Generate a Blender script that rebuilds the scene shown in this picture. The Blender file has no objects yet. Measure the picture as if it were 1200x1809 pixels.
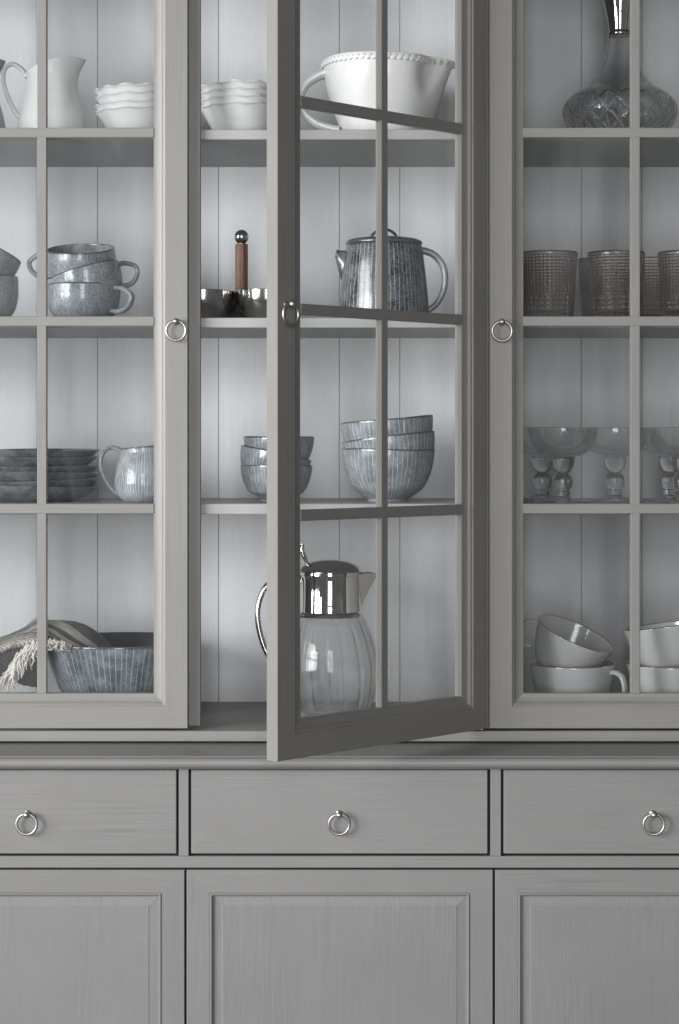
import bpy, bmesh, math, random
from math import sin, cos, pi, radians
from mathutils import Vector, Matrix, noise as mnoise
random.seed(7)
# ------------------------------------------------------------------ units
# All lengths below are in "u": 1 u = 0.8 mm.  X right, Y away from the viewer, Z up from the eye level.
S = 0.0008
D = 3580.0          # eye to the plane of the closed doors
Z0 = 1500.0         # eye level above the floor
SC = bpy.context.scene
COL = SC.collection
# ------------------------------------------------------------------ camera
cam = bpy.data.cameras.new('camera')
co = bpy.data.objects.new('camera', cam); COL.objects.link(co)
co.location = (0, -D*S, Z0*S)
co.rotation_euler = (pi/2, 0, 0)
cam.sensor_fit = 'VERTICAL'; cam.sensor_height = 36.0
cam.lens = 36.0*D/1809.0
cam.shift_y = -123.5/1809.0
cam.clip_start = 0.05; cam.clip_end = 60
SC.camera = co
# ------------------------------------------------------------------ world and lamps
w = bpy.data.worlds.new('World'); SC.world = w; w.use_nodes = True
w.node_tree.nodes['Background'].inputs[0].default_value = (0.97, 0.985, 1.0, 1)
w.node_tree.nodes['Background'].inputs[1].default_value = 0.10
SC.view_settings.view_transform = 'Standard'; SC.view_settings.look = 'None'
SC.view_settings.exposure = 0.0; SC.view_settings.gamma = 1.0
SC.cycles.max_bounces = 14; SC.cycles.transmission_bounces = 12; SC.cycles.transparent_max_bounces = 24
SC.cycles.glossy_bounces = 6; SC.cycles.diffuse_bounces = 5
SC.cycles.sample_clamp_indirect = 4.0
SC.cycles.use_denoising = True

def lamp(name, pos, aim, sx, sy, power, color):
    l = bpy.data.lights.new(name, 'AREA'); l.shape = 'RECTANGLE'; l.size = sx; l.size_y = sy
    l.energy = power; l.color = color
    o = bpy.data.objects.new(name, l); COL.objects.link(o)
    o.location = pos
    d = Vector(aim) - Vector(pos)
    o.rotation_euler = d.to_track_quat('-Z', 'Y').to_euler()
    return o
def window_and_fill_lamps(center, aim, W, H, nx, nz, gap, power, color):
    c = Vector(center); d = (Vector(aim) - c).normalized()
    right = d.cross(Vector((0, 0, 1))).normalized(); up = right.cross(d).normalized()
    pw = (W - gap*(nx-1))/nx; ph = (H - gap*(nz-1))/nz
    for i in range(nx):
        for k in range(nz):
            p = c + right*((i-(nx-1)/2)*(pw+gap)) + up*((k-(nz-1)/2)*(ph+gap))
            lamp('window_or_fill_lamp', p, p + d, pw, ph, power/(nx*nz), color)
EYE = Z0*S
window_and_fill_lamps((-3.45, -2.35, EYE+0.45), (0.0, 0.0, EYE-0.1), 2.3, 2.2, 2, 2, 0.12, 236, (0.98, 0.99, 1.0))
window_and_fill_lamps((0.03, -4.7, EYE+0.25), (0.0, 0.0, EYE+0.25), 1.05, 2.6, 2, 3, 0.08, 100, (0.98, 0.99, 1.0))  # added fill behind the camera, not a window; brightens the right bay
window_and_fill_lamps((-3.3, -3.65, EYE+0.45), (0.0, 0.0, EYE-0.1), 1.7, 1.9, 2, 2, 0.12, 140, (0.98, 0.99, 1.0))  # added fill from the left front, not a known window; lifts the right side

# ------------------------------------------------------------------ materials
class NT:
    def __init__(s, name):
        s.m = bpy.data.materials.new(name); s.m.use_nodes = True
        s.t = s.m.node_tree; s.t.nodes.clear()
        s.out = s.t.nodes.new('ShaderNodeOutputMaterial')
    def n(s, typ, **kw):
        nd = s.t.nodes.new(typ)
        for k, v in kw.items(): setattr(nd, k, v)
        return nd
    def put(s, sock, v):
        if isinstance(v, bpy.types.NodeSocket): s.t.links.new(v, sock)
        elif v is not None:
            if isinstance(v, tuple) and len(v) == 3 and sock.type == 'RGBA': v = v + (1,)
            sock.default_value = v
    def math(s, op, a, b=None, c=None, clamp=False):
        nd = s.n('ShaderNodeMath', operation=op, use_clamp=clamp)
        for i, v in enumerate((a, b, c)):
            if v is not None: s.put(nd.inputs[i], v)
        return nd.outputs[0]
    def mix(s, f, a, b):
        nd = s.n('ShaderNodeMix', data_type='RGBA')
        s.put(nd.inputs[0], f); s.put(nd.inputs[6], a); s.put(nd.inputs[7], b)
        return nd.outputs[2]
    def ramp(s, f, lo, hi, a=0.0, b=1.0):
        nd = s.n('ShaderNodeMapRange', interpolation_type='SMOOTHSTEP')
        s.put(nd.inputs[0], f)
        for i, v in enumerate((lo, hi, a, b)): nd.inputs[i+1].default_value = v
        return nd.outputs[0]
    def coords(s, kind='Object', scale=(1, 1, 1), rnd=0.0):
        tc = s.n('ShaderNodeTexCoord'); mp = s.n('ShaderNodeMapping')
        s.t.links.new(tc.outputs[kind], mp.inputs[0]); mp.inputs['Scale'].default_value = scale
        if rnd:
            oi = s.n('ShaderNodeObjectInfo'); cb = s.n('ShaderNodeCombineXYZ')
            r = s.math('MULTIPLY', oi.outputs['Random'], rnd)
            for i in range(3): s.t.links.new(r, cb.inputs[i])
            s.t.links.new(cb.outputs[0], mp.inputs['Location'])
        return mp.outputs[0]
    def noise(s, vec, scale, detail=3.0, rough=0.55, dist=0.0):
        nd = s.n('ShaderNodeTexNoise'); s.put(nd.inputs['Vector'], vec)
        nd.inputs['Scale'].default_value = scale; nd.inputs['Detail'].default_value = detail
        nd.inputs['Roughness'].default_value = rough; nd.inputs['Distortion'].default_value = dist
        return nd.outputs[0]
    def bump(s, h, strength, dist):
        nd = s.n('ShaderNodeBump'); s.put(nd.inputs['Height'], h)
        nd.inputs['Strength'].default_value = strength; nd.inputs['Distance'].default_value = dist
        return nd.outputs[0]
    def pbsdf(s, **kw):
        nd = s.n('ShaderNodeBsdfPrincipled')
        for k, v in kw.items(): s.put(nd.inputs[k.replace('_', ' ')], v)
        return nd.outputs[0]
    def done(s, sh):
        s.t.links.new(sh, s.out.inputs[0]); return s.m

def paint(name, col, axis, rough=0.42, grain=1.0):
    """brushed paint: broken long strokes, fine bristle lines, slow unevenness, one tone per board"""
    t = NT(name)
    def st(l, c): return (l, c, c) if axis == 'x' else (c, c, l)
    oi = t.n('ShaderNodeObjectInfo')
    a = t.noise(t.coords('Object', st(2.6, 120), 37.0), 1.0, 5, 0.7, 0.9)
    b = t.noise(t.coords('Object', st(11, 620), 51.0), 1.0, 2, 0.6, 0.3)
    c = t.noise(t.coords('Object', (7, 7, 7), 13.0), 1.0, 4, 0.6)
    m = t.noise(t.coords('Object', st(4, 16), 29.0), 1.0, 2, 0.5)
    fine = t.noise(t.coords('Object', (1, 1, 1), 5.0), 1000.0, 2, 0.6)
    mask = t.ramp(m, 0.38, 0.66)
    v = t.math('MULTIPLY', t.math('SUBTRACT', b, 0.5), t.math('MULTIPLY', 0.30*grain, t.math('ADD', 0.35, mask)))
    v = t.math('ADD', v, t.math('MULTIPLY', t.math('SUBTRACT', c, 0.5), 0.20))
    v = t.math('ADD', v, t.math('MULTIPLY', t.math('SUBTRACT', fine, 0.5), 0.34))
    v = t.math('ADD', v, t.math('MULTIPLY', t.ramp(a, 0.56, 0.72, 0.0, -0.15*grain), t.math('ADD', 0.15, mask)))
    v = t.math('ADD', v, t.math('MULTIPLY', t.ramp(a, 0.40, 0.28, 0.0, 0.06*grain), mask))
    v = t.math('ADD', v, t.math('MULTIPLY', t.math('SUBTRACT', oi.outputs['Random'], 0.5), 0.025))
    v = t.math('ADD', v, 1.0)
    vm = t.n('ShaderNodeVectorMath', operation='SCALE'); vm.inputs[0].default_value = col; t.put(vm.inputs['Scale'], v)
    h = t.math('ADD', t.math('MULTIPLY', a, 0.5), t.math('MULTIPLY', b, 0.6))
    r = t.math('ADD', rough-0.07, t.math('MULTIPLY', c, 0.14))
    return t.done(t.pbsdf(Base_Color=vm.outputs[0], Roughness=r, Normal=t.bump(h, 0.25, 0.0006), Specular_IOR_Level=0.4))

FRONT = (0.180, 0.174, 0.161); INSIDE = (0.575, 0.583, 0.595)
M = {}
M['paint_z'] = paint('grey paint upright grain', FRONT, 'z')
M['paint_x'] = paint('grey paint level grain', FRONT, 'x')
M['low_z'] = paint('grey paint sideboard upright grain', (0.172, 0.168, 0.165), 'z', grain=1.15)
M['low_x'] = paint('grey paint sideboard level grain', (0.172, 0.168, 0.164), 'x', grain=1.2)
M['in_z'] = paint('pale grey paint planks', INSIDE, 'z', 0.5, 0.55)
M['in_x'] = paint('pale grey paint shelves', (0.305, 0.302, 0.296), 'x', 0.45, 0.6)

def pane_mat():
    t = NT('window pane glass')
    tr = t.n('ShaderNodeBsdfTransparent'); tr.inputs[0].default_value = (0.955, 0.96, 0.96, 1)
    gl = t.n('ShaderNodeBsdfGlossy'); gl.inputs['Roughness'].default_value = 0.02; gl.inputs[0].default_value = (1, 1, 1, 1)
    fr = t.n('ShaderNodeFresnel'); ge = t.n('ShaderNodeNewGeometry')
    t.put(fr.inputs[0], t.math('ADD', 1.5, t.math('MULTIPLY', ge.outputs['Backfacing'], 1/1.5-1.5)))
    nz = t.noise(t.coords('Object', (1, 1, 1), 9.0), 6.0, 1, 0.4)
    t.put(gl.inputs['Normal'], t.bump(nz, 0.05, 0.004))
    mx = t.n('ShaderNodeMixShader'); t.put(mx.inputs[0], fr.outputs[0])
    t.t.links.new(tr.outputs[0], mx.inputs[1]); t.t.links.new(gl.outputs[0], mx.inputs[2])
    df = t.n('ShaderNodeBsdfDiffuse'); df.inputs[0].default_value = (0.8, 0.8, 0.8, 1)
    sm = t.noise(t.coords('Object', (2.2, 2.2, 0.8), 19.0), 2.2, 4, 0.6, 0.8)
    m2 = t.n('ShaderNodeMixShader'); t.put(m2.inputs[0], t.math('ADD', 0.005, t.math('MULTIPLY', t.ramp(sm, 0.42, 0.66), 0.022)))  # pale haze in the pane colour, standing in for faint reflections
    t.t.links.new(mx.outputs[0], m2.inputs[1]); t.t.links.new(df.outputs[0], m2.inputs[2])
    return t.done(m2.outputs[0])
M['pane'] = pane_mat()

def glass_mat(name, col, rough=0.0, ior=1.48, bumpf=None, thin=0.0):
    t = NT(name)
    nd = t.n('ShaderNodeBsdfGlass'); nd.inputs[0].default_value = col + (1,)
    nd.inputs['Roughness'].default_value = rough; nd.inputs['IOR'].default_value = ior
    if bumpf: t.put(nd.inputs['Normal'], bumpf(t))
    if not thin: return t.done(nd.outputs[0])
    tr = t.n('ShaderNodeBsdfTransparent'); tr.inputs[0].default_value = tuple(min(1, c*1.0) for c in col) + (1,)
    mx = t.n('ShaderNodeMixShader'); mx.inputs[0].default_value = thin
    t.t.links.new(nd.outputs[0], mx.inputs[1]); t.t.links.new(tr.outputs[0], mx.inputs[2])
    return t.done(mx.outputs[0])
def uvsep(t):
    tc = t.n('ShaderNodeTexCoord'); sp = t.n('ShaderNodeSeparateXYZ')
    t.t.links.new(tc.outputs['UV'], sp.inputs[0]); return sp.outputs[0], sp.outputs[1]
def cut_bump(t):
    u, v = uvsep(t)
    def fam(sgn, n):
        x = t.math('ADD', t.math('MULTIPLY', u, float(n)), t.math('MULTIPLY', v, sgn*5.0))
        x = t.math('ABSOLUTE', t.math('SUBTRACT', t.math('FRACT', x), 0.5))
        return t.ramp(x, 0.0, 0.20, 0.0, 1.0)
    h = t.math('MINIMUM', fam(1, 18), fam(-1, 18))
    h = t.math('MINIMUM', h, t.math('ADD', fam(0.0, 24), 0.25))
    m = t.math('MULTIPLY', t.ramp(v, 0.36, 0.40, 1.0, 0.0), t.ramp(v, 0.0, 0.03, 0.0, 1.0))
    h = t.math('ADD', t.math('MULTIPLY', h, m), t.math('SUBTRACT', 1.0, m))
    return t.bump(h, 0.9, 0.0030)
def grid_bump(t):
    u, v = uvsep(t)
    a = t.math('ABSOLUTE', t.math('SINE', t.math('MULTIPLY', u, pi*44)))
    fr = t.math('MULTIPLY', v, 22.0)
    b = t.math('ABSOLUTE', t.math('SINE', t.math('MULTIPLY', fr, pi)))
    h = t.math('POWER', t.math('MULTIPLY', a, b), 0.6)
    big = t.math('MULTIPLY', t.math('ABSOLUTE', t.math('SINE', t.math('MULTIPLY', u, pi*28))), t.math('ABSOLUTE', t.math('SINE', t.math('MULTIPLY', v, pi*14.0))))
    low = t.ramp(v, 0.33, 0.36, 1.0, 0.0)
    h = t.math('ADD', t.math('MULTIPLY', h, t.math('SUBTRACT', 1.0, low)), t.math('MULTIPLY', big, low))
    top = t.ramp(v, 0.93, 0.95, 1.0, 0.0)
    h = t.math('MULTIPLY', h, top)
    return t.bump(h, 0.9, 0.0035)
M['glass'] = glass_mat('clear drinking glass', (1.0, 1.0, 1.0), thin=0.06)
def thin_glass_mat():
    t = NT('thin blown glass with faint etching')
    tr = t.n('ShaderNodeBsdfTransparent'); tr.inputs[0].default_value = (1.0, 1.0, 1.0, 1)
    gl = t.n('ShaderNodeBsdfGlossy'); gl.inputs['Roughness'].default_value = 0.03
    fr = t.n('ShaderNodeFresnel'); ge = t.n('ShaderNodeNewGeometry')
    t.put(fr.inputs[0], t.math('ADD', 1.42, t.math('MULTIPLY', ge.outputs['Backfacing'], 1/1.42-1.42)))
    nz = t.noise(t.coords('Object', (1, 1, 0.6), 9.0), 55.0, 2, 0.5, 1.5)
    bp = t.bump(nz, 0.35, 0.004); t.put(gl.inputs['Normal'], bp); t.put(fr.inputs['Normal'], bp)
    mx = t.n('ShaderNodeMixShader'); t.put(mx.inputs[0], fr.outputs[0])
    t.t.links.new(tr.outputs[0], mx.inputs[1]); t.t.links.new(gl.outputs[0], mx.inputs[2])
    gb = t.n('ShaderNodeBsdfGlass'); gb.inputs['Roughness'].default_value = 0.0; gb.inputs['IOR'].default_value = 1.46
    t.put(gb.inputs['Normal'], t.bump(nz, 0.2, 0.003))
    m2 = t.n('ShaderNodeMixShader'); m2.inputs[0].default_value = 0.5
    t.t.links.new(mx.outputs[0], m2.inputs[1]); t.t.links.new(gb.outputs[0], m2.inputs[2])
    return t.done(m2.outputs[0])
M['thin_glass'] = thin_glass_mat()
M['carafe_glass'] = glass_mat('clear fluted carafe glass', (1.0, 1.0, 1.0), thin=0.22)
M['decanter_glass'] = glass_mat('smoke grey cut glass', (0.99, 0.99, 0.99), bumpf=cut_bump, thin=0.30)
M['smoke'] = glass_mat('smoky brown embossed glass', (0.97, 0.943, 0.92), rough=0.20, bumpf=grid_bump, thin=0.16)

def simple(name, col, rough=0.3, metal=0.0, **kw):
    t = NT(name)
    c = t.noise(t.coords('Object', (1, 1, 1), 20.0), 60.0, 3, 0.6)
    colr = t.mix(c, tuple(x*0.94 for x in col), tuple(min(1, x*1.06) for x in col))
    return t.done(t.pbsdf(Base_Color=colr, Roughness=t.math('ADD', rough-0.03, t.math('MULTIPLY', c, 0.06)), Metallic=metal,
                          Normal=t.bump(c, 0.04, 0.0006), **kw))
M['white'] = simple('white glazed china', (0.63, 0.633, 0.625), 0.24, Coat_Weight=0.25, Coat_Roughness=0.08)
M['white_rough'] = simple('white handmade earthenware', (0.60, 0.60, 0.59), 0.3, Coat_Weight=0.3, Coat_Roughness=0.1)
M['grey_china'] = simple('grey glazed china', (0.26, 0.265, 0.28), 0.25, Coat_Weight=0.2)
M['pale_china'] = simple('pale grey china', (0.42, 0.425, 0.42), 0.16, Coat_Weight=0.5, Coat_Roughness=0.04)
M['gold'] = simple('gold rim line', (0.72, 0.50, 0.30), 0.25, 1.0)
M['nickel'] = simple('brushed nickel', (0.40, 0.39, 0.37), 0.42, 1.0)
M['chrome'] = simple('polished chrome', (0.80, 0.79, 0.77), 0.035, 1.0)
M['steel'] = simple('polished dark steel', (0.60, 0.59, 0.57), 0.15, 1.0)
M['dark_gap'] = simple('near black gap shade', (0.03, 0.03, 0.03), 0.8)  # near black, so the shade inside the gaps is in the colour
def wood_mat():
    t = NT('brown turned wood')
    a = t.noise(t.coords('Object', (220, 220, 14)), 1.0, 4, 0.6, 0.6)
    return t.done(t.pbsdf(Base_Color=t.mix(t.ramp(a, 0.3, 0.7), (0.12, 0.055, 0.032), (0.24, 0.125, 0.08)), Roughness=0.5, Normal=t.bump(a, 0.2, 0.0005)))
M['wood'] = wood_mat()

def stoneware(name, dark, light, line, N, lw, lstr, wobble=1.0, brk0=0.4, rough=0.2, fine=0.5, inner=None, spk=0.5):
    t = NT(name)
    u, v = uvsep(t)
    oi = t.n('ShaderNodeObjectInfo')
    cb = t.n('ShaderNodeCombineXYZ')
    t.put(cb.inputs[0], t.math('MULTIPLY', u, float(N))); t.put(cb.inputs[1], t.math('MULTIPLY', v, 2.2))
    t.put(cb.inputs[2], t.math('MULTIPLY', oi.outputs['Random'], 40.0))
    wob = t.noise(cb.outputs[0], 0.55, 2, 0.5)
    x = t.math('ADD', t.math('MULTIPLY', u, float(N)), t.math('MULTIPLY', t.math('SUBTRACT', wob, 0.5), wobble))
    x = t.math('ABSOLUTE', t.math('SUBTRACT', t.math('FRACT', x), 0.5))
    ln = t.ramp(x, lw*0.35, lw, 1.0, 0.0)
    brk = t.noise(t.coords('Object', (1, 1, 1), 11.0), 130.0, 3, 0.7)
    ln = t.math('MULTIPLY', ln, t.ramp(brk, 0.34, 0.64, brk0, 1.0))
    # fine upright streaks
    cf = t.n('ShaderNodeCombineXYZ')
    t.put(cf.inputs[0], t.math('MULTIPLY', u, 260.0)); t.put(cf.inputs[1], t.math('MULTIPLY', v, 5.0)); t.put(cf.inputs[2], t.math('MULTIPLY', oi.outputs['Random'], 33.0))
    st = t.noise(cf.outputs[0], 1.0, 3, 0.6)
    blot = t.noise(t.coords('Object', (1, 1, 1), 17.0), 42.0, 4, 0.62)
    speck = t.noise(t.coords('Object', (1, 1, 1), 23.0), 420.0, 2, 0.6)
    f = t.math('ADD', t.math('MULTIPLY', blot, 1.0-fine*0.5), t.math('MULTIPLY', st, fine*0.5))
    f = t.math('ADD', f, t.math('MULTIPLY', t.math('SUBTRACT', speck, 0.5), spk))
    c = t.mix(t.ramp(f, 0.32, 0.68), dark, light)
    c = t.mix(t.math('MULTIPLY', ln, lstr), c, line)
    c = t.mix(t.ramp(speck, 0.66, 0.72, 0.0, 0.75), c, tuple(q*0.35 for q in dark))
    e = t.math('ABSOLUTE', t.math('SUBTRACT', v, 1.0))
    c = t.mix(t.ramp(e, 0.012, 0.045, 0.85, 0.0), c, (0.035, 0.03, 0.028))
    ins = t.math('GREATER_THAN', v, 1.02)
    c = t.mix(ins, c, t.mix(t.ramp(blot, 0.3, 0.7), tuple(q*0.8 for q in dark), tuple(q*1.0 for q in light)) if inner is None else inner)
    h = t.math('ADD', t.math('MULTIPLY', ln, -0.6), t.math('MULTIPLY', blot, 0.6))
    return t.done(t.pbsdf(Base_Color=c, Roughness=rough, Normal=t.bump(h, 0.25, 0.0008), Coat_Weight=0.35, Coat_Roughness=0.06))
M['cup'] = stoneware('grey blue stoneware fine lines', (0.140, 0.158, 0.177), (0.335, 0.362, 0.385), (0.46, 0.48, 0.50), 82, 0.14, 0.42, wobble=1.6, brk0=0.2, fine=0.9, spk=0.7)
M['cup_dark'] = M['cup']
M['bowl'] = stoneware('grey blue stoneware white lines', (0.125, 0.143, 0.157), (0.265, 0.290, 0.307), (0.60, 0.62, 0.63), 58, 0.085, 0.70, wobble=1.5, brk0=0.5, fine=0.45, spk=0.4)
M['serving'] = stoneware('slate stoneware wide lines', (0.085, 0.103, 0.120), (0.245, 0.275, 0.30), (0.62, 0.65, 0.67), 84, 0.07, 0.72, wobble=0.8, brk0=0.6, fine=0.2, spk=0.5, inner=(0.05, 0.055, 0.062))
M['teapot'] = stoneware('dark slate stoneware', (0.020, 0.024, 0.030), (0.135, 0.145, 0.155), (0.42, 0.435, 0.45), 58, 0.09, 0.85, wobble=0.9, brk0=0.35, fine=0.3, spk=0.9)
M['plate'] = stoneware('dark grey stoneware plain', (0.078, 0.088, 0.100), (0.205, 0.223, 0.243), (0.2, 0.2, 0.2), 40, 0.1, 0.0, fine=0.15, rough=0.22)
M['creamer'] = stoneware('pale blue stoneware white lines', (0.17, 0.192, 0.213), (0.345, 0.37, 0.39), (0.66, 0.68, 0.69), 64, 0.13, 0.8, wobble=1.4, brk0=0.5, fine=0.6, spk=0.4)
M['lid'] = stoneware('dark glazed lid', (0.022, 0.026, 0.032), (0.085, 0.092, 0.102), (0.2, 0.2, 0.2), 40, 0.1, 0.0, fine=0.15, rough=0.2)
M['glaze_pale'] = stoneware('pale blue glaze handle', (0.17, 0.19, 0.21), (0.34, 0.36, 0.38), (0.3, 0.3, 0.3), 10, 0.1, 0.0, fine=0.2)

def scarf_mat():
    t = NT('striped woven scarf')
    u, v = uvsep(t)
    cr = t.n('ShaderNodeValToRGB'); cr.color_ramp.interpolation = 'CONSTANT'
    nz = t.noise(t.coords('UV', (30, 30, 30)), 1.0, 2, 0.5)
    t.put(cr.inputs[0], t.math('ADD', v, t.math('MULTIPLY', t.math('SUBTRACT', nz, 0.5), 0.008)))
    dk = (0.058, 0.056, 0.058, 1); tp = (0.36, 0.32, 0.28, 1); lt = (0.48, 0.34, 0.30, 1); md = (0.07, 0.066, 0.065, 1)
    stops = [(0.0, dk), (0.41, tp), (0.535, dk), (0.605, tp), (0.665, md), (0.69, tp), (0.735, dk), (0.79, tp), (0.83, md), (0.86, tp), (0.90, dk), (0.925, lt)]
    el = cr.color_ramp.elements
    el[0].position = 0.0; el[0].color = stops[0][1]; el[1].position = stops[1][0]; el[1].color = stops[1][1]
    for p, c in stops[2:]:
        e = el.new(p); e.color = c
    wv = t.math('MULTIPLY', t.math('SINE', t.math('MULTIPLY', u, 900.0)), t.math('SINE', t.math('MULTIPLY', v, 520.0)))
    k = t.math('ADD', 0.95, t.math('MULTIPLY', wv, 0.16))
    vm = t.n('ShaderNodeVectorMath', operation='SCALE'); t.t.links.new(cr.outputs[0], vm.inputs[0]); t.put(vm.inputs['Scale'], k)
    return t.done(t.pbsdf(Base_Color=vm.outputs[0], Roughness=0.95, Sheen_Weight=0.3, Normal=t.bump(wv, 0.5, 0.0008), Specular_IOR_Level=0.1))
M['scarf'] = scarf_mat()
M['fringe'] = simple('cream wool fringe', (0.58, 0.54, 0.49), 0.9)
def knit_mat(name, col):
    t = NT(name)
    a = t.n('ShaderNodeTexWave', wave_type='BANDS', bands_direction='DIAGONAL'); t.put(a.inputs['Vector'], t.coords('Object', (1, 1, 1)))
    a.inputs['Scale'].default_value = 95; a.inputs['Distortion'].default_value = 2.0; a.inputs['Detail'].default_value = 2; a.inputs['Detail Scale'].default_value = 3
    n = t.noise(t.coords('Object', (1, 1, 1)), 700.0, 2, 0.6)
    h = t.math('MULTIPLY', a.outputs[1], t.math('ADD', 0.5, n))
    vm = t.n('ShaderNodeVectorMath', operation='SCALE'); vm.inputs[0].default_value = col; t.put(vm.inputs['Scale'], t.math('ADD', 0.55, t.math('MULTIPLY', h, 0.75)))
    return t.done(t.pbsdf(Base_Color=vm.outputs[0], Roughness=0.95, Specular_IOR_Level=0.1, Normal=t.bump(h, 0.8, 0.0015)))
M['knit'] = knit_mat('charcoal knitted wool', (0.036, 0.034, 0.036))
M['beige_knit'] = knit_mat('beige knitted wool', (0.40, 0.36, 0.325))

# ------------------------------------------------------------------ object helpers
def U(p): return (p[0]*S, p[1]*S, p[2]*S)
def k_at(Y): return (D+Y)/D
def X_at(px, Y): return (px-600.0)*k_at(Y)
def Z_at(py, Y): return (781.0-py)*k_at(Y)
def mesh(name, verts, faces, mat, parent=None, uvs=None, smooth=True, sharp=40, mats=None, midx=None):
    me = bpy.data.meshes.new(name)
    me.from_pydata([U(v) for v in verts], [], faces)
    if uvs:
        uvl = me.uv_layers.new(name='UVMap'); i = 0
        flat = []
        for f in uvs:
            for c in f: flat += [c[0], c[1]]
        uvl.data.foreach_set('uv', flat)
    me.materials.append(mat)
    if mats:
        for m in mats: me.materials.append(m)
        me.polygons.foreach_set('material_index', midx)
    me.update()
    bm = bmesh.new(); bm.from_mesh(me); bmesh.ops.recalc_face_normals(bm, faces=bm.faces); bm.to_mesh(me); bm.free()
    if smooth:
        me.shade_smooth()
        if sharp: me.set_sharp_from_angle(angle=radians(sharp))
    o = bpy.data.objects.new(name, me); COL.objects.link(o)
    if parent: o.parent = parent
    return o
def empty(name, loc=(0, 0, 0), rot=(0, 0, 0), parent=None):
    o = bpy.data.objects.new(name, None); COL.objects.link(o)
    o.location = U(loc); o.rotation_euler = rot; o.empty_display_size = 0.02
    if parent: o.parent = parent
    return o
def tag(o, label, cat, group=None):
    o['label'] = label; o['category'] = cat
    if group: o['group'] = group
    return o
def copy_tree(o, parent=None):
    c = o.copy(); COL.objects.link(c)
    if parent: c.parent = parent
    for ch in list(o.children): copy_tree(ch, c)
    return c
def box(x0, x1, y0, y1, z0, z1, bev=1.0):
    bm = bmesh.new(); bmesh.ops.create_cube(bm, size=1.0)
    for v in bm.verts:
        v.co = ((x0+x1)/2+v.co.x*(x1-x0), (y0+y1)/2+v.co.y*(y1-y0), (z0+z1)/2+v.co.z*(z1-z0))
    if bev: bmesh.ops.bevel(bm, geom=list(bm.edges), offset=bev, segments=1, affect='EDGES', profile=0.5)
    bm.verts.index_update()
    vs = [tuple(v.co) for v in bm.verts]; fs = [[v.index for v in f.verts] for f in bm.faces]
    bm.free(); return vs, fs
def bx(name, dims, mat, parent, bev=1.0):
    vs, fs = box(*dims, bev)
    return mesh(name, vs, fs, mat, parent, smooth=False)
def cat(pts, n=6):
    out = []
    P = [pts[0]] + list(pts) + [pts[-1]]
    for i in range(1, len(P)-2):
        p0, p1, p2, p3 = P[i-1], P[i], P[i+1], P[i+2]
        for j in range(n):
            t = j/n; t2 = t*t; t3 = t2*t
            out.append(tuple(0.5*((2*b)+(-a+c)*t+(2*a-5*b+4*c-d)*t2+(-a+3*b-3*c+d)*t3) for a, b, c, d in zip(p0, p1, p2, p3)))
    out.append(tuple(pts[-1])); return out
def lathe(prof, seg=64, deform=None, uvv=None):
    """prof: list (r,z); returns verts, faces, uvs.  v runs 0..1 up the outside and 1..2 down the inside."""
    n = len(prof)
    if uvv is None:
        top = max(range(n), key=lambda i: prof[i][1]); H = prof[top][1]; zmin = min(p[1] for p in prof)
        uvv = [((p[1]-zmin)/(H-zmin) if i <= top else 2-(p[1]-zmin)/(H-zmin)) for i, p in enumerate(prof)]
    verts = []; idx = []
    for i, (r, z) in enumerate(prof):
        if r < 1e-6:
            p = (0, 0, z); verts.append(deform(p, 0, uvv[i]) if deform else p); idx.append([len(verts)-1]*seg)
        else:
            row = []
            for j in range(seg):
                a = 2*pi*j/seg; p = (r*cos(a), r*sin(a), z)
                verts.append(deform(p, a, uvv[i]) if deform else p); row.append(len(verts)-1)
            idx.append(row)
    faces = []; uvs = []
    for i in range(n-1):
        for j in range(seg):
            k = (j+1) % seg
            q = [idx[i][j], idx[i][k], idx[i+1][k], idx[i+1][j]]
            c = [(j/seg, uvv[i]), ((j+1)/seg, uvv[i]), ((j+1)/seg, uvv[i+1]), (j/seg, uvv[i+1])]
            f = []; cc = []
            for a, b in zip(q, c):
                if a not in f: f.append(a); cc.append(b)
            if len(f) >= 3: faces.append(f); uvs.append(cc)
    return verts, faces, uvs
def vessel(outer, t, floor=None, n=5, lip=True):
    """close a vessel: outer profile foot->rim, walls t thick"""
    o = cat(outer, n)
    if o[0][0] > 0: o = [(0, o[0][1]+1.0)] + [(max(o[0][0]-2.5, 0.1), o[0][1]+1.0)] + o
    fl = floor if floor is not None else t*1.4
    rim = o[-1]
    inn = []
    for i in range(len(o)-1, -1, -1):
        r, z = o[i]
        if i > 0: tx, tz = r-o[i-1][0], z-o[i-1][1]
        else: tx, tz = 1, 0
        l = math.hypot(tx, tz) or 1
        r2 = r - t*tz/l; z2 = z + t*tx/l
        if z2 < fl + o[0][1] or r2 < 1: break
        inn.append((r2, z2))
    inn[0] = (rim[0]-t, rim[1])
    mid = [(rim[0]-t*0.2, rim[1]+t*0.35), (rim[0]-t*0.8, rim[1]+t*0.35)] if lip else []
    last = inn[-1]
    inn += [(last[0]*0.8, fl+o[0][1]), (0, fl+o[0][1])]
    return o + mid + inn
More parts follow.
